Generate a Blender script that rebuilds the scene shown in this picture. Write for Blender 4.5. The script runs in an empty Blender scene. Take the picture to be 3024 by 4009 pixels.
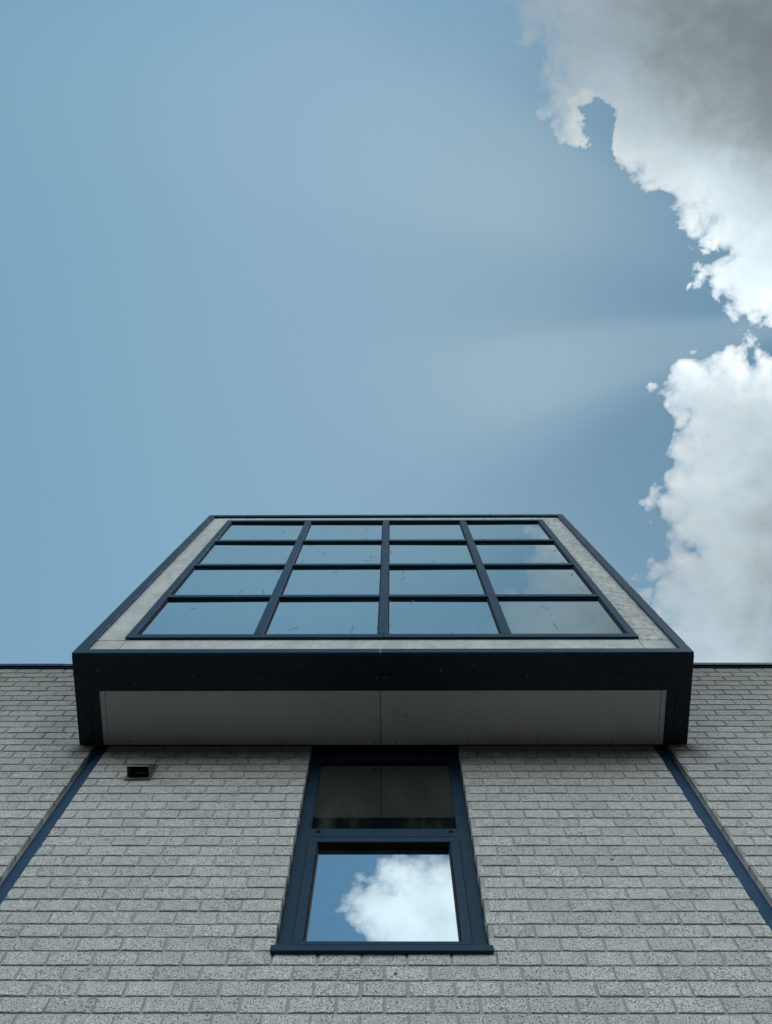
import bpy, math, random
from mathutils import Matrix, Vector

random.seed(7)
scene = bpy.context.scene
COL = scene.collection
H = 1.6                                   # camera height above the ground; heights below are given from the lens

# ------------------------------------------------------------------ camera
cam_data = bpy.data.cameras.new("camera")
cam = bpy.data.objects.new("camera", cam_data)
COL.objects.link(cam)
cam_data.sensor_fit = 'HORIZONTAL'
cam_data.sensor_width = 36.0
cam_data.lens = 38.5115
cam_data.clip_start = 0.05
cam_data.clip_end = 5000.0
RIGHT, UP, BACK = (0.999979, 0.003792, 0.005318), (0.002592, -0.977748, 0.209766), (0.005996, -0.209748, -0.977737)
mw = Matrix(((RIGHT[0], UP[0], BACK[0], 0.05200), (RIGHT[1], UP[1], BACK[1], -3.03347),
             (RIGHT[2], UP[2], BACK[2], H), (0, 0, 0, 1)))
cam.matrix_world = mw
scene.camera = cam

# ------------------------------------------------------------------ view
scene.view_settings.view_transform = 'Standard'
scene.view_settings.look = 'None'
scene.view_settings.exposure = 0.0
scene.view_settings.gamma = 1.0
scene.cycles.use_denoising = True
scene.cycles.max_bounces = 8


# ------------------------------------------------------------------ node helper
class NT:
    def __init__(self, tree):
        self.t = tree

    def new(self, kind, **kw):
        n = self.t.nodes.new(kind)
        for k, v in kw.items():
            setattr(n, k, v)
        return n

    def put(self, sock, v):
        if v is None:
            return
        if isinstance(v, bpy.types.NodeSocket):
            self.t.links.new(v, sock)
        elif isinstance(v, (tuple, list)) and len(v) == 3 and sock.type == 'RGBA':
            sock.default_value = (*v, 1)
        else:
            sock.default_value = v

    def m(self, op, a, b=None, c=None, clamp=False):
        n = self.new('ShaderNodeMath', operation=op, use_clamp=clamp)
        for i, v in enumerate((a, b, c)):
            self.put(n.inputs[i], v)
        return n.outputs[0]

    def v(self, op, a, b=None, s=None):
        n = self.new('ShaderNodeVectorMath', operation=op)
        self.put(n.inputs[0], a)
        self.put(n.inputs[1], b)
        if s is not None:
            self.put(n.inputs['Scale'], s)
        return n.outputs['Value'] if op in ('LENGTH', 'DOT_PRODUCT', 'DISTANCE') else n.outputs[0]

    def xyz(self, a):
        n = self.new('ShaderNodeSeparateXYZ')
        self.put(n.inputs[0], a)
        return n.outputs

    def comb(self, x, y, z):
        n = self.new('ShaderNodeCombineXYZ')
        for i, v in enumerate((x, y, z)):
            self.put(n.inputs[i], v)
        return n.outputs[0]

    def noise(self, vec, scale, detail=2.0, rough=0.5, dist=0.0, dims='3D', color=False):
        n = self.new('ShaderNodeTexNoise', noise_dimensions=dims)
        self.put(n.inputs['Vector'], vec)
        n.inputs['Scale'].default_value = scale
        n.inputs['Detail'].default_value = detail
        n.inputs['Roughness'].default_value = rough
        n.inputs['Distortion'].default_value = dist
        return n.outputs['Color' if color else 'Fac']

    def voro(self, vec, scale, feature='F1', dims='3D', rand=1.0, out='Distance', detail=0.0):
        n = self.new('ShaderNodeTexVoronoi', feature=feature, voronoi_dimensions=dims)
        self.put(n.inputs['Vector'], vec)
        n.inputs['Scale'].default_value = scale
        if 'Detail' in n.inputs:
            n.inputs['Detail'].default_value = detail
        n.inputs['Randomness'].default_value = rand
        return n.outputs[out]

    def map(self, x, a, b, c=0.0, d=1.0, smooth=True):
        n = self.new('ShaderNodeMapRange', interpolation_type='SMOOTHSTEP' if smooth else 'LINEAR')
        self.put(n.inputs[0], x)
        for i, v in enumerate((a, b, c, d)):
            self.put(n.inputs[i + 1], v)
        return n.outputs[0]

    def mix(self, f, a, b, blend='MIX'):
        n = self.new('ShaderNodeMix', data_type='RGBA', blend_type=blend)
        self.put(n.inputs[0], f)
        self.put(n.inputs[6], a)
        self.put(n.inputs[7], b)
        return n.outputs[2]

    def curve(self, x, pts):
        n = self.new('ShaderNodeFloatCurve')
        c = n.mapping.curves[0]
        n.mapping.use_clip = False
        while len(c.points) < len(pts):
            c.points.new(0.5, 0.5)
        for p, (px, py) in zip(c.points, pts):
            p.location = (px, py)
            p.handle_type = 'AUTO_CLAMPED'
        n.mapping.update()
        self.put(n.inputs['Value'], x)
        return n.outputs[0]


# ------------------------------------------------------------------ sky
SUN = Vector((0.56, -0.03, 1.0)).normalized()
world = bpy.data.worlds.new("World")
scene.world = world
world.use_nodes = True
wt = world.node_tree
wt.nodes.clear()
W = NT(wt)

VLO, VSP = -1.2, 2.0
EDGE = [(-1.2, -.20), (-1.0, -.12), (-.90, -.07), (-.83, -.045), (-.81, -.045), (-.785, -.072), (-.765, -.068),
        (-.745, -.052), (-.715, -.045), (-.70, -.03), (-.685, -.01), (-.64, .04), (-.55, .10), (-.50, .12), (-.45, .125), (-.41, .12), (-.371, .118), (-.349, .126), (-.325, .148), (-.30, .157), (-.287, .170),
        (-.263, .166), (-.239, .170), (-.218, .186), (-.205, .210), (-.196, .245), (-.176, .267), (-.165, .293),
        (-.15, .319), (-.13, .329), (-.118, .347), (-.084, .357), (-.062, .357), (-.043, .379), (-.021, .411),
        (-.004, .420), (.006, .405), (.016, .375), (.027, .345), (.043, .326), (.07, .317), (.098, .347),
        (.131, .346), (.16, .336), (.206, .327), (.241, .340), (.258, .362), (.266, .350), (.286, .327), (.307, .307),
        (.331, .314), (.36, .33), (.42, .34), (.8, .30)]


SEED = (7.7, 4.4, 0.0)


def build_cloud_group():
    g = bpy.data.node_groups.new("cloud_depth", 'ShaderNodeTree')
    g.interface.new_socket('P', in_out='INPUT', socket_type='NodeSocketVector')
    g.interface.new_socket('d', in_out='OUTPUT', socket_type='NodeSocketFloat')
    N = NT(g)
    gi, go = N.new('NodeGroupInput'), N.new('NodeGroupOutput')
    P = gi.outputs[0]
    warp = N.v('SCALE', N.v('SUBTRACT', N.noise(P, 11, 2, dims='2D', color=True), (.5, .5, .5)), s=.030)
    Q = N.v('ADD', P, warp)
    u, v, _ = N.xyz(Q)
    e = N.curve(N.m('DIVIDE', N.m('SUBTRACT', v, VLO), VSP),
                [((a - VLO) / VSP, (b + .2)) for a, b in EDGE])
    d0 = N.m('MULTIPLY', N.m('SUBTRACT', u, N.m('SUBTRACT', e, .2)), .75)
    # the small bay of blue sky behind the hooked tip
    R = N.v('ADD', Q, SEED)
    n1 = N.m('SUBTRACT', N.noise(R, 16, 2, dims='2D'), .5)
    n2 = N.m('SUBTRACT', N.noise(R, 50, 9, .60, dims='2D'), .5)
    hu = N.m('SUBTRACT', N.m('ADD', u, N.m('MULTIPLY', v, -.12)), .2585)
    hv = N.m('SUBTRACT', v, N.m('MINIMUM', N.m('MAXIMUM', v, -.238), -.188))
    hook = N.m('SQRT', N.m('ADD', N.m('MULTIPLY', hu, hu), N.m('MULTIPLY', hv, hv)))
    hook = N.m('ADD', hook, N.m('MULTIPLY', n2, .034))
    d0 = N.m('SUBTRACT', d0, N.m('MULTIPLY', N.map(hook, .020, .004), .085))
    # slots of open sky: between the two near clouds, and behind the viewer
    for vm, hw in ((.0080, .0165), (-.60, .088)):
        d0 = N.m('MINIMUM', d0, N.m('SUBTRACT', N.m('ABSOLUTE', N.m('SUBTRACT', v, vm)), hw))
    vo = N.m('SUBTRACT', .38, N.voro(R, 30, dims='2D', detail=2.5))
    d0 = N.m('ADD', d0, N.map(v, -.03, .05, .005, .018))
    d = N.m('ADD', d0, N.m('MULTIPLY', n1, N.map(v, -.05, .06, .052, .030)))
    ragged = N.m('MULTIPLY', N.map(v, -.05, .06,   .060, .013), N.map(v, -.66, -.5, .62, 1.0))
    d = N.m('ADD', d, N.m('MULTIPLY', n2, ragged))
    d = N.m('ADD', d, N.m('MULTIPLY', vo, N.map(v, -.05, .06, .016, .036)))
    d = N.m('MINIMUM', d, N.m('MULTIPLY', N.m('ADD', d0, N.map(v, -.02, .06, .022, .004)), 2.0))        # no loose flecks far from the body
    g.links.new(d, go.inputs[0])
    return g


CG = build_cloud_group()


def cloud(P):
    n = W.new('ShaderNodeGroup')
    n.node_tree = CG
    W.put(n.inputs[0], P)
    return n.outputs[0]


D = W.new('ShaderNodeTexCoord').outputs['Generated']
dx, dy, dz = W.xyz(D)
zc = W.m('MAXIMUM', dz, 0.12)
u, v = W.m('DIVIDE', dx, zc), W.m('DIVIDE', dy, zc)
P = W.comb(u, v, 0.0)
vn = W.m('DIVIDE', W.m('SUBTRACT', v, VLO), VSP)
SP = (SUN.x / SUN.z, SUN.y / SUN.z, 0)
toS = W.v('NORMALIZE', W.v('SUBTRACT', SP, P))


def vcurve(pts, sc=1.0):
    return W.curve(vn, [((a - VLO) / VSP, b * sc) for a, b in pts])


d = cloud(P)
dl = cloud(W.v('ADD', P, W.v('SCALE', toS, s=.016)))
dpos = W.m('MAXIMUM', d, 0.0)
soft = vcurve([(-1.2, .03), (-.7, .026), (-.5, .05), (-.33, .040), (-.25, .028), (-.19, .014), (.2, .015), (.28, .022), (.36, .04), (.8, .05)])
alpha = W.m('SUBTRACT', 1.0, W.m('EXPONENT', W.m('MULTIPLY', W.m('DIVIDE', dpos, soft), -1.0)))
thin = W.m('EXPONENT', W.m('MULTIPLY', W.m('DIVIDE', dpos, .032), -1.0))
sunny = W.m('EXPONENT', W.m('MULTIPLY', W.m('DIVIDE', W.m('MAXIMUM', dl, 0.0), .030), -1.0))
relief = W.m('MULTIPLY', W.m('SUBTRACT', d, dl), 12.0)
lit = W.m('ADD', W.m('MULTIPLY', thin, .55), W.m('MULTIPLY', sunny, .50))
lit = W.m('ADD', lit, W.m('MULTIPLY', W.m('MULTIPLY', relief, W.m('ADD', W.m('MULTIPLY', lit, .9), .10)), .45), clamp=True)
big = W.noise(P, 9, 4, .5, dims='2D')
core = vcurve([(-1.2, 1.15), (-.85, 1.05), (-.7, 1.2), (-.5, .34), (-.36, .275), (-.27, .33), (-.18, .44), (-.10, .50), (-.03, .52),
               (.05, .47), (.12, .41), (.2, .39), (.3, .38), (.4, .44), (.8, .7)], .5)
core = W.m('MULTIPLY', core, W.m('ADD', 1.5, W.m('MULTIPLY', big, 1.0)))
core = W.m('MULTIPLY', core, W.map(d, .02, .21, 1.62, .80))
edge = vcurve([(-1.2, 1.35), (-.85, 1.4), (-.7, 1.35), (-.5, .48), (-.36, .46), (-.27, .64), (-.20, .84), (-.13, 1.15), (-.05, 1.5),
               (.02, 1.4), (.1, 1.05), (.2, .84), (.3, .70), (.42, .70), (.8, .7)], .5)
edge = W.m('MULTIPLY', edge, 2.0)
lum = W.m('ADD', core, W.m('MULTIPLY', lit, W.m('SUBTRACT', edge, core)))
ctint = W.mix(lit, (.84, 1.0, 1.085), (.97, 1.0, 1.0))
ccol = W.v('SCALE', ctint, s=lum)

sky = W.new('ShaderNodeTexSky', sky_type='NISHITA')
sky.sun_disc = False
sky.sun_elevation = math.asin(SUN.z)
sky.sun_rotation = math.atan2(SUN.x, SUN.y)
sky.air_density, sky.dust_density, sky.ozone_density = 1.0, 0.25, 1.5
SKYS = 0.10
blue = W.v('MULTIPLY', sky.outputs[0], (SKYS * 2.26, SKYS * 2.59, SKYS * 1.91))
# thin veil with cloud shadows fanning out from the hidden sun
rel = W.v('SUBTRACT', P, SP)
rx, ry, _ = W.xyz(rel)
ang = W.m('DIVIDE', W.m('ARCTAN2', ry, W.m('MULTIPLY', rx, -1.0)), math.pi)      # 0 = straight left of the sun
ang = W.m('ADD', ang, W.m('MULTIPLY', W.m('SUBTRACT', W.noise(P, 4, 1, dims='2D'), .5), .03))
rdist = W.v('LENGTH', rel)
a5 = W.m('ADD', ang, .5, clamp=True)
fan = W.curve(a5, [(0, .10), (.20, .10), (.30, .16), (.345, .38), (.375, .60), (.42, .66), (.455, .54), (.49, .46), (.53, .44), (.60, .38), (.68, .16), (1, .12)])
shaft = W.curve(a5, [(0, 0), (.48, 0), (.515, .14), (.547, .46), (.57, .46), (.61, .14), (.66, 0), (1, 0)])
fall = W.map(rdist, 1.05, .35, .12, 1.0)
near = W.map(rdist, .14, .46, .20, 1.0)
veil = W.m('ADD', W.m('MULTIPLY', W.m('MULTIPLY', fan, fall), near), W.m('MULTIPLY', shaft, W.map(rdist, .70, .30, 0, .75)), clamp=True)
blue = W.mix(W.map(rdist, .95, .30), blue, (.143, .282, .405))      # air in the shade of the clouds: no glow round the sun
blue = W.mix(W.map(v, -.26, -.55), blue, W.v('MULTIPLY', blue, (.66, .82, .98)))       # deeper blue away from the sun
skyc = W.mix(W.m('MULTIPLY', veil, .80), blue, (.44, .57, .66))
full = W.mix(alpha, skyc, ccol)
# unseen bright cloud band added low behind the viewer to light the wall, paler haze elsewhere at the horizon
low = W.map(dz, .68, .46)
back = W.map(dy, .35, -.35)
hz = W.mix(back, (.50, .64, .76), (4.55, 4.92, 4.86))
puff = W.map(W.noise(D, 5, 5, .55), .34, .58)
hz = W.mix(W.m('MULTIPLY', back, W.m('SUBTRACT', 1.0, puff)), hz, (1.8, 2.15, 2.4))
hz = W.mix(W.map(dz, .42, .12), hz, (.16, .18, .18))  # band dimmed at the horizon so the wall darkens below the bay
full = W.mix(low, full, hz)
full = W.mix(W.map(dz, 0.0, -.05), full, (.10, .11, .11))
bg = W.new('ShaderNodeBackground')
wt.links.new(full, bg.inputs['Color'])
bg.inputs['Strength'].default_value = 1.0
wo = W.new('ShaderNodeOutputWorld')
wt.links.new(bg.outputs[0], wo.inputs['Surface'])

# ------------------------------------------------------------------ sun, spread by the cloud in front of it
sd = bpy.data.lights.new("sun", 'SUN')
sd.energy = 0.8
sd.angle = math.radians(14)
sd.color = (1.0, .96, .90)
so = bpy.data.objects.new("sun", sd)
so.location = (20, -2, 40)
so.rotation_euler = SUN.to_track_quat('Z', 'Y').to_euler()
COL.objects.link(so)


# ------------------------------------------------------------------ materials
def mat(name):
    m = bpy.data.materials.new(name)
    m.use_nodes = True
    m.node_tree.nodes.clear()
    N = NT(m.node_tree)
    out = N.new('ShaderNodeOutputMaterial')
    return m, N, out


def principled(N, out, color, rough=.5, spec=.5, normal=None, metallic=0.0):
    b = N.new('ShaderNodeBsdfPrincipled')
    N.put(b.inputs['Base Color'], color)
    N.put(b.inputs['Roughness'], rough)
    N.put(b.inputs['Specular IOR Level'], spec)
    N.put(b.inputs['Metallic'], metallic)
    if normal is not None:
        N.put(b.inputs['Normal'], normal)
    if out is not None:
        N.t.links.new(b.outputs[0], out.inputs['Surface'])
    return b


def bump(N, h, strength, dist):
    b = N.new('ShaderNodeBump')
    b.inputs['Strength'].default_value = strength
    b.inputs['Distance'].default_value = dist
    N.put(b.inputs['Height'], h)
    return b.outputs[0]


def mat_brick():
    m, N, out = mat("rough_brick")
    co = N.new('ShaderNodeTexCoord').outputs['Object']
    isl = N.new('ShaderNodeNewGeometry').outputs['Random Per Island']
    off = N.v('ADD', co, N.comb(N.m('MULTIPLY', isl, 13.0), N.m('MULTIPLY', isl, 7.0), 0.0))
    wob = N.v('ADD', off, N.v('SCALE', N.v('SUBTRACT', N.noise(off, 60, 2, color=True), (.5, .5, .5)), s=.012))
    grain = N.noise(wob, 135, 4, .60)
    pit = N.map(grain, .455, .38)                               # broken-out holes
    chip = N.map(N.noise(wob, 150, 3, .6), .52, .64)           # pale stone chips
    tone = N.map(isl, 0, 1, .89, 1.05, smooth=False)
    col = N.mix(chip, (.45, .455, .44), (.66, .665, .64))
    col = N.mix(N.map(N.noise(off, 22, 3), .40, .62), col, N.mix(.35, col, (.36, .37, .40)))
    col = N.v('SCALE', col, s=tone)
    col = N.mix(N.m('MULTIPLY', pit, .78), col, (.10, .105, .105))
    spot = N.m('MULTIPLY', N.map(N.voro(wob, 3.6), .045, .025), N.map(N.noise(co, 1.9, 2), .47, .52))
    col = N.mix(N.m('MULTIPLY', spot, .85), col, (.05, .052, .045))
    # weathering: brown-green film under the roof edge, broken up by noise
    z = N.xyz(co)[2]
    wx = N.map(N.m('ADD', z, N.m('MULTIPLY', N.noise(co, 2.2, 4), 1.6)), H + 6.2, H + 8.0)
    col = N.mix(N.m('MULTIPLY', wx, .60), col, (.20, .20, .18))
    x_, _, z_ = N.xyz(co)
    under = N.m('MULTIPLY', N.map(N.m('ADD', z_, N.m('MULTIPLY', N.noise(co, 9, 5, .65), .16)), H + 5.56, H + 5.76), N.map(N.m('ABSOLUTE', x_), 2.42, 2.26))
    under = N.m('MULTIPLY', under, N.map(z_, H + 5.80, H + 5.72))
    col = N.mix(N.m('MULTIPLY', under, .80), col, (.06, .062, .048))  # brown-green film below the bay, deepened to paint the overhang's shade
    h = N.m('ADD', N.m('MULTIPLY', grain, .6), N.m('MULTIPLY', N.noise(off, 30, 3), .5))
    h = N.m('SUBTRACT', h, N.m('MULTIPLY', pit, .7))
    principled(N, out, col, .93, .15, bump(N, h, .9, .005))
    return m


def mat_mortar():
    m, N, out = mat("grey_mortar")
    co = N.new('ShaderNodeTexCoord').outputs['Object']
    n = N.noise(co, 30, 5, .6)
    col = N.mix(n, (.25, .257, .258), (.35, .357, .358))
    z = N.xyz(co)[2]
    wx = N.map(N.m('ADD', z, N.m('MULTIPLY', N.noise(co, 2.2, 4), 1.6)), H + 6.2, H + 7.8)
    col = N.mix(N.m('MULTIPLY', wx, .75), col, (.10, .10, .09))
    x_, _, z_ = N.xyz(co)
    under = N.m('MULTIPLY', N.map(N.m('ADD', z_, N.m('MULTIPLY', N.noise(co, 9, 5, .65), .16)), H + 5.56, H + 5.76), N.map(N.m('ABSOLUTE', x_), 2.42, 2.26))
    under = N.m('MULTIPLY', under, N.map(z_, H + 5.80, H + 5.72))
    col = N.mix(N.m('MULTIPLY', under, .80), col, (.06, .062, .048))  # same film and painted overhang shade on the joints
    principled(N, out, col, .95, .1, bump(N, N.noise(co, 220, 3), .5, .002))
    return m


def mat_metal(name, base, rough=.38):
    m, N, out = mat(name)
    co = N.new('ShaderNodeTexCoord').outputs['Object']
    dirt = N.map(N.noise(co, 9, 6, .65), .48, .78)
    col = N.mix(N.m('MULTIPLY', dirt, .25), base, (.022, .034, .042))
    speck = N.map(N.voro(co, 38), .055, .03)
    keep = N.map(N.noise(co, 5, 2), .56, .62)
    col = N.mix(N.m('MULTIPLY', N.m('MULTIPLY', speck, keep), .55), col, (.28, .31, .30))
    principled(N, out, col, N.map(N.noise(co, 14, 3), .3, .7, rough - .06, rough + .10), .20, bump(N, N.noise(co, 400, 2), .05, .001))
    return m


def mat_panel(name, dirt):
    m, N, out = mat(name)
    co = N.new('ShaderNodeTexCoord').outputs['Object']
    x, y, z = N.xyz(co)
    st = N.noise(N.v('MULTIPLY', co, (1, 1, .55)), 5, 7, .62, .6)
    col = N.mix(N.map(st, .36, .66), (.37, .38, .378), (.47, .48, .475))
    col = N.mix(N.m('MULTIPLY', N.map(N.noise(co, 17, 6, .68), .44, .66), dirt), col, (.20, .205, .20))
    fine = N.noise(co, 38, 6, .68)
    low = N.map(N.m('ADD', z, N.m('MULTIPLY', N.noise(co, 4, 3), .14)), H + 5.99, H + 5.86)   # algae along the bottom ledge
    col = N.mix(N.m('MULTIPLY', N.m('MULTIPLY', low, N.map(fine, .46, .60)), .8), col, (.10, .105, .09))
    sp = N.map(N.voro(co, 21), .075, .045)
    keep = N.map(N.noise(co, 3.1, 2), .52, .60)
    col = N.mix(N.m('MULTIPLY', N.m('MULTIPLY', sp, keep), .7), col, (.09, .09, .08))
    principled(N, out, col, .8, .25, bump(N, fine, .25, .003))
    return m


def mat_soffit():
    m, N, out = mat("soffit_board")
    co = N.new('ShaderNodeTexCoord').outputs['Object']
    n = N.noise(co, 2.6, 5, .6)
    col = N.mix(n, (.36, .358, .338), (.43, .427, .405))
    y = N.xyz(co)[1]
    back_tone = N.map(N.m('ADD', y, N.m('MULTIPLY', N.noise(co, 3, 4), .22)), -.02, .10)  # browner and darker towards the wall
    col = N.mix(N.m('MULTIPLY', back_tone, .35), col, (.22, .20, .15))
    # cobweb scraps and dead insects
    w = N.v('ADD', co, N.v('SCALE', N.noise(co, 7, 3, color=True), s=.16))
    line = N.map(N.voro(w, 5.5, feature='DISTANCE_TO_EDGE'), .020, .004)
    keep = N.map(N.noise(co, 3.4, 3), .56, .64)
    frag = N.map(N.noise(co, 28, 3), .50, .60)
    col = N.mix(N.m('MULTIPLY', N.m('MULTIPLY', line, keep), N.m('MULTIPLY', frag, .75)), col, (.05, .05, .045))
    sp = N.map(N.voro(co, 13), .10, .06)
    k2 = N.map(N.noise(co, 6.1, 2), .56, .62)
    col = N.mix(N.m('MULTIPLY', N.m('MULTIPLY', sp, k2), .8), col, (.04, .04, .035))
    principled(N, out, col, .7, .25)
    return m


def mat_glass(name, tint, grime, marks=1.0):
    m, N, out = mat(name)
    tc = N.new('ShaderNodeTexCoord')
    rnd = N.new('ShaderNodeObjectInfo').outputs['Random']
    co = N.v('ADD', tc.outputs['Object'], N.comb(N.m('MULTIPLY', rnd, 31.0), 0.0, N.m('MULTIPLY', rnd, 17.0)))
    wavy = bump(N, N.noise(co, 2.4, 1), .02, .01)
    gl = N.new('ShaderNodeBsdfGlossy')
    N.put(gl.inputs['Color'], tint)
    gl.inputs['Roughness'].default_value = 0.0
    N.t.links.new(wavy, gl.inputs['Normal'])
    dk = principled(N, None, (.012, .014, .015), .3, 0.0)
    lw = N.new('ShaderNodeLayerWeight')
    lw.inputs['Blend'].default_value = .35
    fac = N.map(lw.outputs['Fresnel'], .05, .55, .74, .90, smooth=False)
    mx = N.new('ShaderNodeMixShader')
    N.put(mx.inputs[0], fac)
    N.t.links.new(dk.outputs[0], mx.inputs[1])
    N.t.links.new(gl.outputs[0], mx.inputs[2])
    # dried smears and leaf prints: sparse slanting ellipses with broken edges
    st = N.v('MULTIPLY', co, (1.0, 0.0, .42))
    vn_ = N.new('ShaderNodeTexVoronoi')
    N.put(vn_.inputs['Vector'], st)
    vn_.inputs['Scale'].default_value = 4.2
    ck = N.xyz(vn_.outputs['Color'])
    rot = N.new('ShaderNodeVectorRotate', rotation_type='Y_AXIS')
    N.put(rot.inputs['Vector'], N.v('ADD', N.v('SUBTRACT', st, vn_.outputs['Position']),
                                    N.v('SCALE', N.v('SUBTRACT', N.noise(co, 24, 3, color=True), (.5, .5, .5)), s=.018)))
    N.put(rot.inputs['Angle'], N.m('MULTIPLY', ck[1], 6.283))
    ell = N.v('LENGTH', N.v('MULTIPLY', rot.outputs[0], (26.0, 0.0, 110.0)))
    smear = N.m('MULTIPLY', N.map(ell, 1.25, .75), N.map(ck[0], .62, .66))
    smear = N.m('MULTIPLY', smear, N.map(N.noise(co, 60, 3, .6), .38, .56, .25, 1.0))
    smear = N.m('MULTIPLY', smear, marks)
    film = N.map(N.noise(N.v('MULTIPLY', co, (1, 1, .35)), 6, 5, .6), .40, .80, 0, grime)
    fm = N.m('ADD', N.m('MULTIPLY', smear, .58), film, clamp=True)
    dirt = principled(N, None, (.085, .09, .085), .9, .1)
    m2 = N.new('ShaderNodeMixShader')
    N.put(m2.inputs[0], fm)
    N.t.links.new(mx.outputs[0], m2.inputs[1])
    N.t.links.new(dirt.outputs[0], m2.inputs[2])
    N.t.links.new(m2.outputs[0], out.inputs['Surface'])
    return m


def mat_plain(name, a, b, scale=8, rough=.8, spec=.2):
    m, N, out = mat(name)
    co = N.new('ShaderNodeTexCoord').outputs['Object']
    n = N.noise(co, scale, 6, .6)
    principled(N, out, N.mix(n, a, b), rough, spec, bump(N, n, .2, .004))
    return m


M = dict(
    brick=mat_brick(), mortar=mat_mortar(), panel=mat_panel("weathered_panel", .28), mottled=mat_panel("mottled_panel", .85), soffit=mat_soffit(),
    blue=mat_metal("navy_coated_metal", (.0045, .027, .055), .40),
    strip=mat_metal("navy_joint_strip", (.0055, .042, .095), .5),
    under=mat_metal("navy_shaded_metal", (.004, .011, .022), .5),  # same navy paint, base darkened to stand in for the underside's shade
    glass=mat_glass("mirror_glass", (.72, .85, .88), .05),
    murky_dim=mat_glass("murky_dimmed_glass", (.52, .57, .57), .30, 0.0),  # window glass with more film; dimmer soffit reflection painted into the tint
    wglass=mat_glass("window_glass", (.74, .81, .83), .13, 0.0),
    dark=mat_plain("black_gasket", (.006, .007, .008), (.012, .012, .012), 40, .7, .2),
    vent=mat_plain("grey_plastic", (.11, .115, .11), (.17, .175, .165), 50, .6, .3),
    roof=mat_plain("roof_felt", (.05, .05, .05), (.09, .09, .09), 3, .9, .1),
    ground=mat_plain("asphalt_ground", (.035, .038, .038), (.060, .063, .062), 2.2, .9, .2),
    screw=mat_plain("screw_head", (.16, .17, .17), (.24, .25, .25), 40, .5, .5),
)


# ------------------------------------------------------------------ mesh helpers
class MB:
    """collects boxes and prisms, then links them as ONE mesh object"""

    def __init__(self):
        self.v, self.f, self.mi = [], [], []

    def add(self, vs, fs, mi=0):
        o = len(self.v)
        self.v += vs
        self.f += [tuple(i + o for i in f) for f in fs]
        self.mi += [mi] * len(fs)

    def box(self, x0, x1, y0, y1, z0, z1, mi=0):
        vs = [(x, y, z) for x in (x0, x1) for y in (y0, y1) for z in (z0, z1)]
        self.add(vs, [(0, 1, 3, 2), (4, 6, 7, 5), (0, 4, 5, 1), (2, 3, 7, 6), (0, 2, 6, 4), (1, 5, 7, 3)], mi)
        return self

    def prism(self, poly, axis, a, b, mi=0):
        """extrude a polygon (2-D points) along x ('x': points are y,z) or y ('y': points are x,z)"""
        n = len(poly)
        mk = (lambda p, t: (t, p[0], p[1])) if axis == 'x' else (lambda p, t: (p[0], t, p[1]))
        vs = [mk(p, a) for p in poly] + [mk(p, b) for p in poly]
        fs = [tuple(range(n)), tuple(reversed(range(n, 2 * n)))]
        fs += [(i, i + n, (i + 1) % n + n, (i + 1) % n) for i in range(n)]
        self.add(vs, fs, mi)
        return self

    def disc(self, c, r, axis, depth, mi=0, n=10):
        pts = [(r * math.cos(2 * math.pi * i / n), r * math.sin(2 * math.pi * i / n)) for i in range(n)]
        if axis == 'z':
            vs = [(c[0] + p, c[1] + q, c[2]) for p, q in pts] + [(c[0] + p, c[1] + q, c[2] + depth) for p, q in pts]
        else:
            vs = [(c[0] + p, c[1], c[2] + q) for p, q in pts] + [(c[0] + p, c[1] + depth, c[2] + q) for p, q in pts]
        fs = [tuple(range(n)), tuple(reversed(range(n, 2 * n)))] + [(i, i + n, (i + 1) % n + n, (i + 1) % n) for i in range(n)]
        self.add(vs, fs, mi)
        return self

    def build(self, name, mats, parent=None, bevel=0.0, origin=None, zoff=H):
        me = bpy.data.meshes.new(name)
        o = origin or (0, 0, 0)
        me.from_pydata([(x - o[0], y - o[1], z + zoff - o[2]) for x, y, z in self.v], [], self.f)
        mats = mats if isinstance(mats, (list, tuple)) else [mats]
        for k in mats:
            me.materials.append(M[k])
        me.polygons.foreach_set('material_index', self.mi)
        me.update()
        import bmesh
        bm = bmesh.new()
        bm.from_mesh(me)
        bmesh.ops.recalc_face_normals(bm, faces=bm.faces)
        bm.to_mesh(me)
        bm.free()
        ob = bpy.data.objects.new(name, me)
        COL.objects.link(ob)
        ob.location = o
        if parent:
            ob.parent = parent
        if bevel:
            b = ob.modifiers.new("bevel", 'BEVEL')
            b.width = bevel
            b.segments = 2
            b.limit_method = 'ANGLE'
        return ob


def empty(name, parent=None, loc=(0, 0, 0)):
    o = bpy.data.objects.new(name, None)
    COL.objects.link(o)
    o.location = loc
    if parent:
        o.parent = parent
    return o


# ------------------------------------------------------------------ ground
g = MB().box(-400, 400, -400, 400, -.2, 0).build("ground", "ground", zoff=0)
g['label'] = "grey asphalt ground in front of the brick building"
g['kind'] = 'structure'

# ------------------------------------------------------------------ the building
B = empty("building")
B['label'] = "pale rough brick building with a projecting navy framed glass bay seen from below"
B['category'] = "building"

# ---- brick walls
C0, CH, JT = 5.6540, 0.09748, 0.0115            # height of course line 0, course height, bed joint
PITCH = 0.2235


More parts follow.
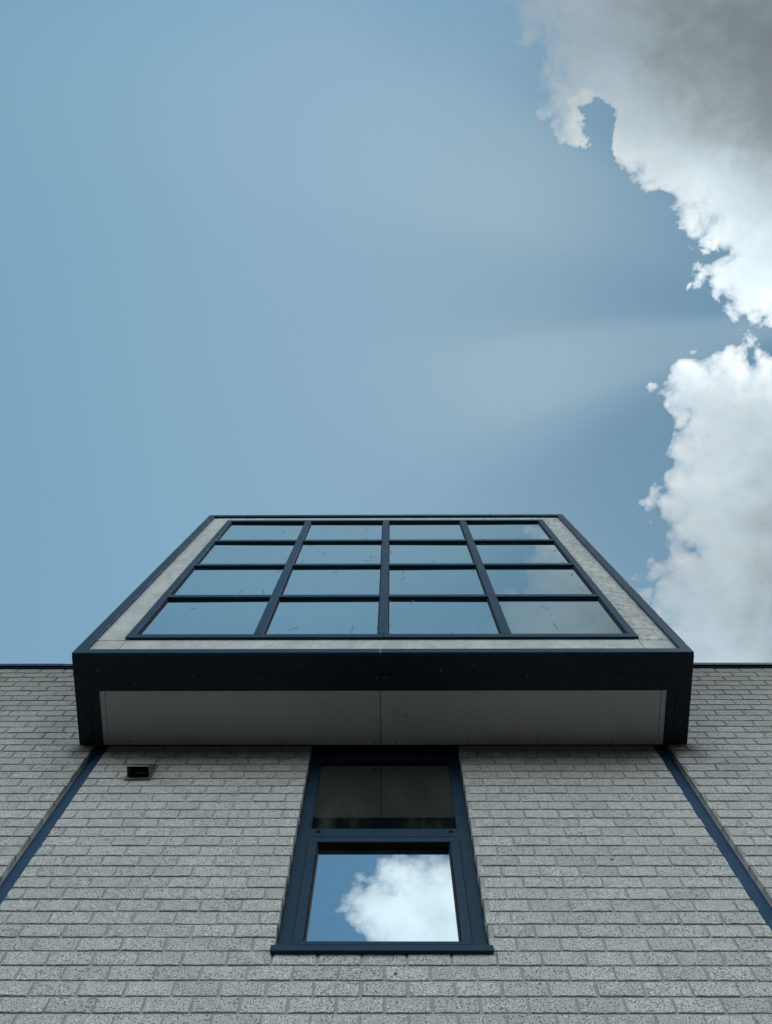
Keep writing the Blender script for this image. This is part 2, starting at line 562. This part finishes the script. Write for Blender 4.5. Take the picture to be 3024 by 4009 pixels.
def bricks(spans_of_row, phase, rows, deep_edges):
    """one mesh of separate, slightly uneven bricks"""
    verts, faces = [], []
    for r in rows:
        zt, zb = C0 - r * CH - JT, C0 - (r + 1) * CH
        if zb < -H + .005:
            break
        fine = -17 <= r <= 27
        for (x0, x1, ztop, zbot) in spans_of_row(r):
            t, b = min(zt, ztop), max(zb, zbot)
            if t - b < .012:
                continue
            ph = phase if r % 2 else phase + .5 * PITCH
            k = math.floor((x0 - ph) / PITCH)
            xs = []
            while ph + k * PITCH < x1:
                a, c = ph + k * PITCH + .0065, ph + (k + 1) * PITCH - .0065
                a2, c2 = max(a, x0), min(c, x1)
                if c2 - a2 > .018:
                    xs.append((a2, c2, a2 == x0, c2 == x1))
                k += 1
            for a, c, ea, ec in xs:
                dy = random.uniform(-.0015, .0017)
                tl = random.uniform(-.0012, .0012)
                a += 0 if ea else random.uniform(-.002, .002)
                c += 0 if ec else random.uniform(-.002, .002)
                bb, tt = b + random.uniform(-.001, .0016), t + random.uniform(-.0016, .001)
                L = c - a
                nx = (9 if fine else 3) if L > .1 else (6 if fine else 2)
                cx = [a, a + .0035] + [a + L * i / nx for i in range(1, nx)] + [c - .0035, c]
                cz = [bb, bb + .003] + ([bb + (tt - bb) * .36, bb + (tt - bb) * .68] if fine else []) + [tt - .003, tt]
                o = len(verts)
                nX, nZ = len(cx), len(cz)
                rim = []
                for j, z in enumerate(cz):
                    for i, x in enumerate(cx):
                        e = i in (0, nX - 1) or j in (0, nZ - 1)
                        jx = random.uniform(-.0016, .0016) if i in (0, nX - 1) else random.uniform(-.0008, .0008)
                        jz = (random.uniform(-.0014, .0014) if j in (0, nZ - 1) else 0) + tl * (i / (nX - 1) - .5) * 2
                        yy = dy + (random.uniform(.0010, .0034) if e else random.uniform(-.0009, .0009))
                        verts.append((x + jx, yy, z + jz))
                for j in range(nZ - 1):
                    for i in range(nX - 1):
                        q = o + j * nX + i
                        faces.append((q, q + 1, q + nX + 1, q + nX))
                rim = [i for i in range(nX)] + [j * nX + nX - 1 for j in range(1, nZ)] + \
                      [(nZ - 1) * nX + i for i in range(nX - 2, -1, -1)] + [j * nX for j in range(nZ - 2, 0, -1)]
                s = len(verts)
                deep = .102 if ((ea or ec) and deep_edges) else .016
                for i in rim:
                    vx, vy, vz = verts[o + i]
                    verts.append((vx, deep, vz))
                n = len(rim)
                for i in range(n):
                    j = (i + 1) % n
                    faces.append((o + rim[i], s + i, s + j, o + rim[j]))
    me = bpy.data.meshes.new("brick_wall")
    me.from_pydata([(x, y, z + H) for x, y, z in verts], [], faces)
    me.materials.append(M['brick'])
    me.update()
    return me


WXL, WXR = -.5492, .5520            # window opening
WZ0, WZ1 = 3.600, 5.732
CXL, CXR = -2.0862, 2.0238          # centre panel of brick
SXL, SXR = -2.1974, 2.1377          # inner ends of the flank walls
BXL, BXR = -2.3140, 2.2840          # bay
BZ0, BZ1 = 5.732, 10.526
TOP = 7.196
FARL, FARR = -6.2, 6.2
BIG = 99.0


def center_rows(r):
    zt, zb = C0 - r * CH, C0 - (r + 1) * CH
    if zt <= WZ0 + .001 + .01:
        return [(CXL, CXR, BIG, -BIG)]
    out = [(CXL, WXL, BZ0 - .004, -BIG), (WXR, CXR, BZ0 - .004, -BIG)]
    if zb < WZ0:
        out.append((WXL + .0001, WXR - .0001, WZ0 - .022, -BIG))
    return out


def flank_rows(sgn):
    def f(r):
        zmid = C0 - (r + .5) * CH
        if sgn < 0:
            return [(FARL, SXL if zmid < BZ0 else BXL - .004, TOP, -BIG)]
        return [(SXR if zmid < BZ0 else BXR + .004, FARR, TOP, -BIG)]
    return f


def wall(rowsf, phase, r0, mortar_boxes, label):
    me = bricks(rowsf, phase, range(r0, 80), True)
    o = bpy.data.objects.new("brick_wall", me)
    COL.objects.link(o)
    o.parent = B
    o['label'] = label
    mb = MB()
    for b in mortar_boxes:
        mb.box(*b)
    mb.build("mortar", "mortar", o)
    return o


MY0, MY1 = .0062, .105
I = .004
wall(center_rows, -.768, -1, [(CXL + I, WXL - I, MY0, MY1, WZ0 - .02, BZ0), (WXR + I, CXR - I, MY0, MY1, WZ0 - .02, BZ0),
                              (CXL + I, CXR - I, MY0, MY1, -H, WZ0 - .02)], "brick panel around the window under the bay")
wall(flank_rows(-1), -2.4190, -16, [(FARL, SXL - I, MY0, MY1, -H, BZ0 + .02), (FARL, BXL - .006, MY0, MY1, BZ0 + .02, TOP - .004)],
     "brick flank wall with open blue sky above it")
wall(flank_rows(1), 2.7070, -16, [(SXR + I, FARR, MY0, MY1, -H, BZ0 + .02), (BXR + .006, FARR, MY0, MY1, BZ0 + .02, TOP - .004)],
     "brick flank wall with cloud above it")

# ---- body of the house behind the brick skin, roof
MB().box(FARL, FARR, .112, 9.0, -H, 7.15).build("inner_wall", "mortar", B)
MB().box(FARL, FARR, .30, 9.0, 7.15, 7.19).build("roof", "roof", B)

# ---- coping along the roof edge, in lengths with a lap joint
for x0, x1, xj in ((FARL, BXL - .003, -3.02), (BXR + .003, FARR, 3.95)):
    mb = MB()
    for a, b, dy in ((x0, xj - .001, 0), (xj + .001, x1, .003)):
        mb.prism([(-.030 + dy, 7.214), (-.030 + dy, 7.262), (.30, 7.275), (.30, 7.262), (-.024 + dy, 7.246), (-.024 + dy, 7.214)], 'x', a, b)
        mb.box(a, b, -.012, .30, 7.197, 7.2135)
    mb.build("roof_coping", "blue", B, .0015)

# ---- vertical metal strips in the joints beside the centre panel
for x0, x1 in ((SXL + .001, CXL - .001), (CXR + .001, SXR - .001)):
    s = MB().box(x0, x1, .042, .104, -H, 5.735).build("joint_strip", "strip", B)
    bx = x0 if x0 < 0 else x1 - .005
    MB().box(bx - .0005, bx + .0055, .036, .0415, -H, 5.73).build("sealant", "mortar", s)

# ------------------------------------------------------------------ the bay
Y0 = -.741
bay = empty("glass_bay", B)
bay['label'] = "boxy glazed bay framed in navy metal"
XC = -.030
# cladding of the box (sides, top)
mb = MB().box(BXL + .012, BXR - .012, -.660, 3.2, BZ0 + .045, BZ1 - .012)
mb.build("side_cladding", "under", bay, .002)

# outer trim: two lengths each, with fine gaps
TY1 = -.7155
tw = .079


def trim(mbl):
    return mbl.build("edge_trim", "blue", bay, .002)


TB = 5.748
g1 = .0006
trim(MB().prism([(BXL, TB), (XC - .002, TB), (XC - .002, TB + .071), (BXL + tw, TB + .071)], 'y', Y0, TY1).box(BXL + .001, XC - .002, Y0 + .004, TY1, TB - .0035, TB - .0005))
trim(MB().prism([(XC + .002, TB), (BXR, TB), (BXR - tw, TB + .071), (XC + .002, TB + .071)], 'y', Y0, TY1).box(XC + .002, BXR - .001, Y0 + .004, TY1, TB - .0035, TB - .0005))
trim(MB().prism([(BXL, BZ1), (BXR, BZ1), (BXR - tw, BZ1 - tw), (BXL + tw, BZ1 - tw)], 'y', Y0, TY1))
for xo, xi, e in ((BXL, BXL + tw, 1), (BXR, BXR - tw, -1)):
    trim(MB().prism([(xo, TB + .0015), (xi - e * g1, TB + .0715), (xi, 8.140), (xo, 8.140)], 'y', Y0 + .0005, TY1)
         .prism([(xo, 8.1435), (xi, 8.1435), (xi - e * g1, BZ1 - tw - .0005), (xo, BZ1 - .0015)], 'y', Y0 + .0005, TY1))

# weathered panels between trim and window frame
FXL, FXR, FZ0, FZ1 = -2.024, 1.976, 6.081, 10.243
PY0, PY1 = TY1, -.700
zb1, zt1 = 6.063, 10.207
xl1, xr1 = -2.012, 1.965
gp = .0022
pans = [(BXL + .03, FXL + .03, zb1 + gp, zt1 - gp), (FXR - .03, BXR - .03, zb1 + gp, zt1 - gp),
        (xl1 + gp, xr1 - gp, 5.79, FZ0 + .02), (xl1 + gp, xr1 - gp, FZ1 - .02, BZ1 - .03),
        (BXL + .03, xl1 - gp, 5.79, zb1 - gp), (xr1 + gp * 2, BXR - .03, 5.79, zb1 - gp),
        (BXL + .03, xl1 - gp, zt1 + gp, BZ1 - .03), (xr1 + gp, BXR - .03, zt1 + gp, BZ1 - .03)]
for i, (a, b, c, d_) in enumerate(pans):
    off = .0008 * (i % 3) + (.0012 if i > 1 else 0)
    MB().box(a, b, PY0 + .0006 + off, PY1 + .001 + off, c, d_).build("facing_panel", "mottled" if i in (1, 7) else "panel", bay)

# window frame of the bay
FY0, GY = -.7350, -.7055
fw = .062
bd = .010
mb = MB()
mb.box(FXL, -.0130, FY0, PY1 - .001, FZ0, FZ0 + .067).box(-.0100, FXR, FY0, PY1 - .001, FZ0, FZ0 + .067)
mb.box(FXL, FXR, FY0, PY1 - .001, FZ1 - .060, FZ1)
for a, b in ((FXL, FXL + fw), (FXR - fw, FXR)):
    mb.box(a, b, FY0 + .001, PY1 - .001, FZ0 + .0675, 8.139).box(a, b, FY0 + .001, PY1 - .001, 8.1415, FZ1 - .0605)
mb.build("window_frame", "blue", bay, .0018)

GX0, GX1, GZ0, GZ1 = FXL + fw, FXR - fw, FZ0 + .067, FZ1 - .060
mull = [(-1.030, -.957), (-.0480, .0250), (.9210, .9940)]
tran = [(7.103, 7.1645), (8.141, 8.2035), (9.155, 9.2225)]
for a, b in mull:
    MB().box(a, b, FY0 - .002, -.7015, GZ0 + .0008, GZ1 - .0008).build("mullion", "blue", bay, .0018)
xs = [GX0] + [t for m_ in mull for t in m_] + [GX1]
zs = [GZ0] + [t for m_ in tran for t in m_] + [GZ1]
cols = [(xs[i], xs[i + 1]) for i in range(0, 8, 2)]
rws = [(zs[i], zs[i + 1]) for i in range(0, 8, 2)]
for z0, z1 in tran:
    for x0, x1 in cols:
        MB().box(x0 + .0006, x1 - .0006, FY0 + .003, -.7018, z0, z1).build("transom", "blue", bay, .0015)
# panes: one thin mirror pane with its gasket, copied to the sixteen openings
pw, phh = max(b - a for a, b in cols) + .004, max(b - a for a, b in rws) + .004
first_pane = None
first_gasket = None
for z0, z1 in rws:
    for x0, x1 in cols:
        cx_, cz_ = (x0 + x1) / 2, (z0 + z1) / 2
        w, h = (x1 - x0) / 2 + .002, (z1 - z0) / 2 + .002
        if first_pane is None:
            first_pane = MB().box(-pw / 2, pw / 2, 0, .006, -phh / 2, phh / 2).build("pane", "glass", bay, zoff=0)
            p = first_pane
        else:
            p = first_pane.copy()
            COL.objects.link(p)
            p.parent = bay
        p.location = (cx_, GY + random.uniform(-.0006, .0006), cz_ + H)
        p.scale = (2 * w / pw, 1, 2 * h / phh)
        p.rotation_euler = (math.radians(random.uniform(-.16, .16)), 0, math.radians(random.uniform(-.24, .24)))
        # gasket beads in the rebate
        gk = MB()
        gy0, gy1 = GY - .009, GY - .002
        gk.box(x0 - .001, x0 + .011, gy0, gy1, z0, z1).box(x1 - .011, x1 + .001, gy0, gy1, z0, z1)
        gk.box(x0 + .0111, x1 - .0111, gy0, gy1, z0 - .001, z0 + .006)
        gk.build("gasket", "dark", bay)

# underside: navy metal border with shade in its colour, grey soffit boards, battens
ZU = 5.7345
U = MB()
U.box(BXL + .003, XC - .0012, -.722, -.5725, ZU, ZU + .020).box(XC + .0012, BXR - .003, -.722, -.5725, ZU, ZU + .020)
U.box(BXL + .003, XC - .0012, -.5705, -.441, ZU + .0006, ZU + .020).box(XC + .0012, BXR - .003, -.5705, -.441, ZU + .0006, ZU + .020)
for a, b in ((BXL + .003, -2.2005), (-2.1975, -2.1310)):
    U.box(a, b, -.4405, -.003, ZU - .0006, ZU + .020)
for a, b in ((2.1010, 2.1665), (2.1695, BXR - .003)):
    U.box(a, b, -.4405, -.003, ZU - .0006, ZU + .020)
U.build("underside_border", "under", bay, .0008)
for x, y in ((-1.42, -.563), (-.93, -.56), (.42, -.60), (1.06, -.562), (1.62, -.564), (-.06, -.545), (.0, -.545), (-1.85, -.50), (-2.12, -.60), (.65, -.64), (-.6, -.655)):
    MB().disc((x, y, ZU - .0018), .0042, 'z', .002).build("screw", "screw", bay)
ZS = 5.741
for a, b in ((-2.0905, XC - .0025), (XC + .0025, 2.0590)):
    MB().box(a, b, -.4405, -.0700, ZS, ZS + .014).build("soffit_board", "soffit", bay)
for a, b in ((-2.1305, -2.0940), (2.0625, 2.1005)):
    MB().box(a, b, -.4405, -.003, ZS - .001, ZS + .014).build("soffit_batten", "soffit", bay)
for a, b in ((-2.0905, XC - .0025), (XC + .0025, 2.0590)):
    MB().box(a, b, -.0695, -.003, ZS - .003, ZS + .014).build("soffit_batten", "soffit", bay)
for x in (-1.93, -1.56, -.75, -.08, .09, .62, 1.15, 1.72):
    MB().disc((x, -.030 + random.uniform(-.006, .006), ZS - .0045), .0065, 'z', .002).build("nail_head", "dark", bay)
MB().box(BXL + .02, BXR - .02, -.690, -.002, ZU + .0205, ZU + .034).build("soffit_backing", "dark", bay)

# ------------------------------------------------------------------ the window in the brick panel
win = empty("window", B)
win['label'] = "tall two-part window in a deep navy metal frame"
JY = .066
f = MB()
jx0, jx1 = WXL + .0015, WXR - .0015
jw = .079
f.box(jx0, jx0 + jw, JY, .108, WZ0 + .02, WZ1 - .001).box(jx1 - jw, jx1, JY, .108, WZ0 + .02, WZ1 - .001)
f.box(jx0 + jw + .0003, jx1 - jw - .0003, JY + .0004, .108, 4.672, 4.757)
f.box(jx0 + jw + .0003, jx1 - jw - .0003, JY + .0004, .108, 5.66, WZ1 - .001)
f.box(jx0 + jw + .0003, jx1 - jw - .0003, .0908, .108, WZ0 + .02, 3.742)
f.build("frame", "blue", win, .0015)
# opening sash
sx0, sx1, sz0, sz1, SY = jx0 + jw + .003, jx1 - jw - .003, 3.705, 4.6400, .048
sw = .053
s = MB()
s.box(sx0, sx1, SY, .0925, sz0, sz0 + .024).box(sx0, sx1, SY, .0925, sz1 - .049, sz1)
s.box(sx0, sx0 + sw, SY + .0005, .090, sz0 + .0243, sz1 - .0493).box(sx1 - sw, sx1, SY + .0005, .090, sz0 + .0243, sz1 - .0493)
s.build("sash", "blue", win, .0015)
ga = MB()
ga.box(sx0 + sw + .0002, sx0 + sw + .009, SY + .012, .0935, sz0 + .0245, sz1 - .0495)
ga.box(sx1 - sw - .009, sx1 - sw - .0002, SY + .012, .0935, sz0 + .0245, sz1 - .0495)
ga.box(sx0 + sw + .0092, sx1 - sw - .0092, SY + .012, .0935, sz1 - .0515, sz1 - .0495)
ga.build("gasket", "dark", win)
MB().box(sx0 + sw - .004, sx1 - sw + .004, .094, .100, sz0 + .018, sz1 - .05).build("pane", "wglass", win)
MB().box(jx0 + jw - .002, jx1 - jw + .002,   .086, .092, 4.7575, 5.6595).build("pane", "murky_dim", win)
# sill
MB().prism([(-.022, 3.580), (-.022, 3.619), (.066, 3.637), (.066, 3.606), (.002, 3.600), (.002, 3.580)], 'x',
           -.5585, .5610).box(-.5605, -.5588, -.020, .0, 3.582, 3.620).box(.5613, .5630, -.020, .0, 3.582, 3.620).build("sill", "blue", win, .0012)
for cx_ in (-.418, .430):
    MB().prism([(JY - .006, 4.718), (JY - .009, 4.729), (JY - .0002, 4.733), (JY - .0002, 4.718)], 'x', cx_ - .0125, cx_ + .0125).build("drain_cap", "dark", win, .001)

# ------------------------------------------------------------------ air vent with a cowl
vent = empty("air_vent", B, (-1.724, 0, 5.33 + H))
vent['label'] = "small grey air vent cowl on the brick"


def vbuild(mb, name, mk, bev=.001):
    o = mb.build(name, mk, vent, bev, origin=(-1.724, 0, 5.33 + H))
    o.location = (0, 0, 0)
    return o


x0, x1, z0, z1, vy = -1.802, -1.648, 5.266, 5.437, -.086
vbuild(MB().box(x0 - .016, x1 + .016, -.010, .004, z0 - .034, z0 - .002).box(x1 + .001, x1 + .016, -.010, .004, z0 - .0015, z1 + .006)
       .box(x0 - .016, x0 - .001, -.010, .004, z0 - .0015, z1 + .006).box(x0 - .0008, x1 + .0008, -.009, .004, z1 + .0005, z1 + .006), "flange", "vent", .003)
t = .003
cowl = MB()
for a, b in ((x0, x0 + t), (x1 - t, x1)):
    cowl.prism([(.004, z0), (vy, z0), (vy, z0 + .012), (.004, z1)], 'x', a, b)
cowl.prism([(vy, z0), (vy - .003, z0), (vy - .003, z0 + .014), (.004, z1 + .003), (.004, z1 - .001), (vy, z0 + .011)], 'x', x0 + .0001, x1 - .0001)
vbuild(cowl, "cowl", "vent", .0008)
fl = MB()
pts = [(x0 + .045 + i * .012, -.040 + .0022 * abs(i - 3) ** 1.2) for i in range(8)]
for (ax, ay), (bx, by) in zip(pts, pts[1:]):
    fl.add([(ax, ay, z0 + .004), (bx, by, z0 + .004), (bx, by + .002, z0 + .004), (ax, ay + .002, z0 + .004),
            (ax, ay, z0 + .012), (bx, by, z0 + .012), (bx, by + .002, z0 + .012), (ax, ay + .002, z0 + .012)],
           [(0, 3, 2, 1), (4, 5, 6, 7), (0, 1, 5, 4), (2, 3, 7, 6), (1, 2, 6, 5), (0, 4, 7, 3)])
vbuild(fl, "flap", "vent", 0)
vbuild(MB().box(x0 + t + .0003, x1 - t - .0003, -.002, .003, z0 + .001, z1 - .004), "duct", "dark", 0)
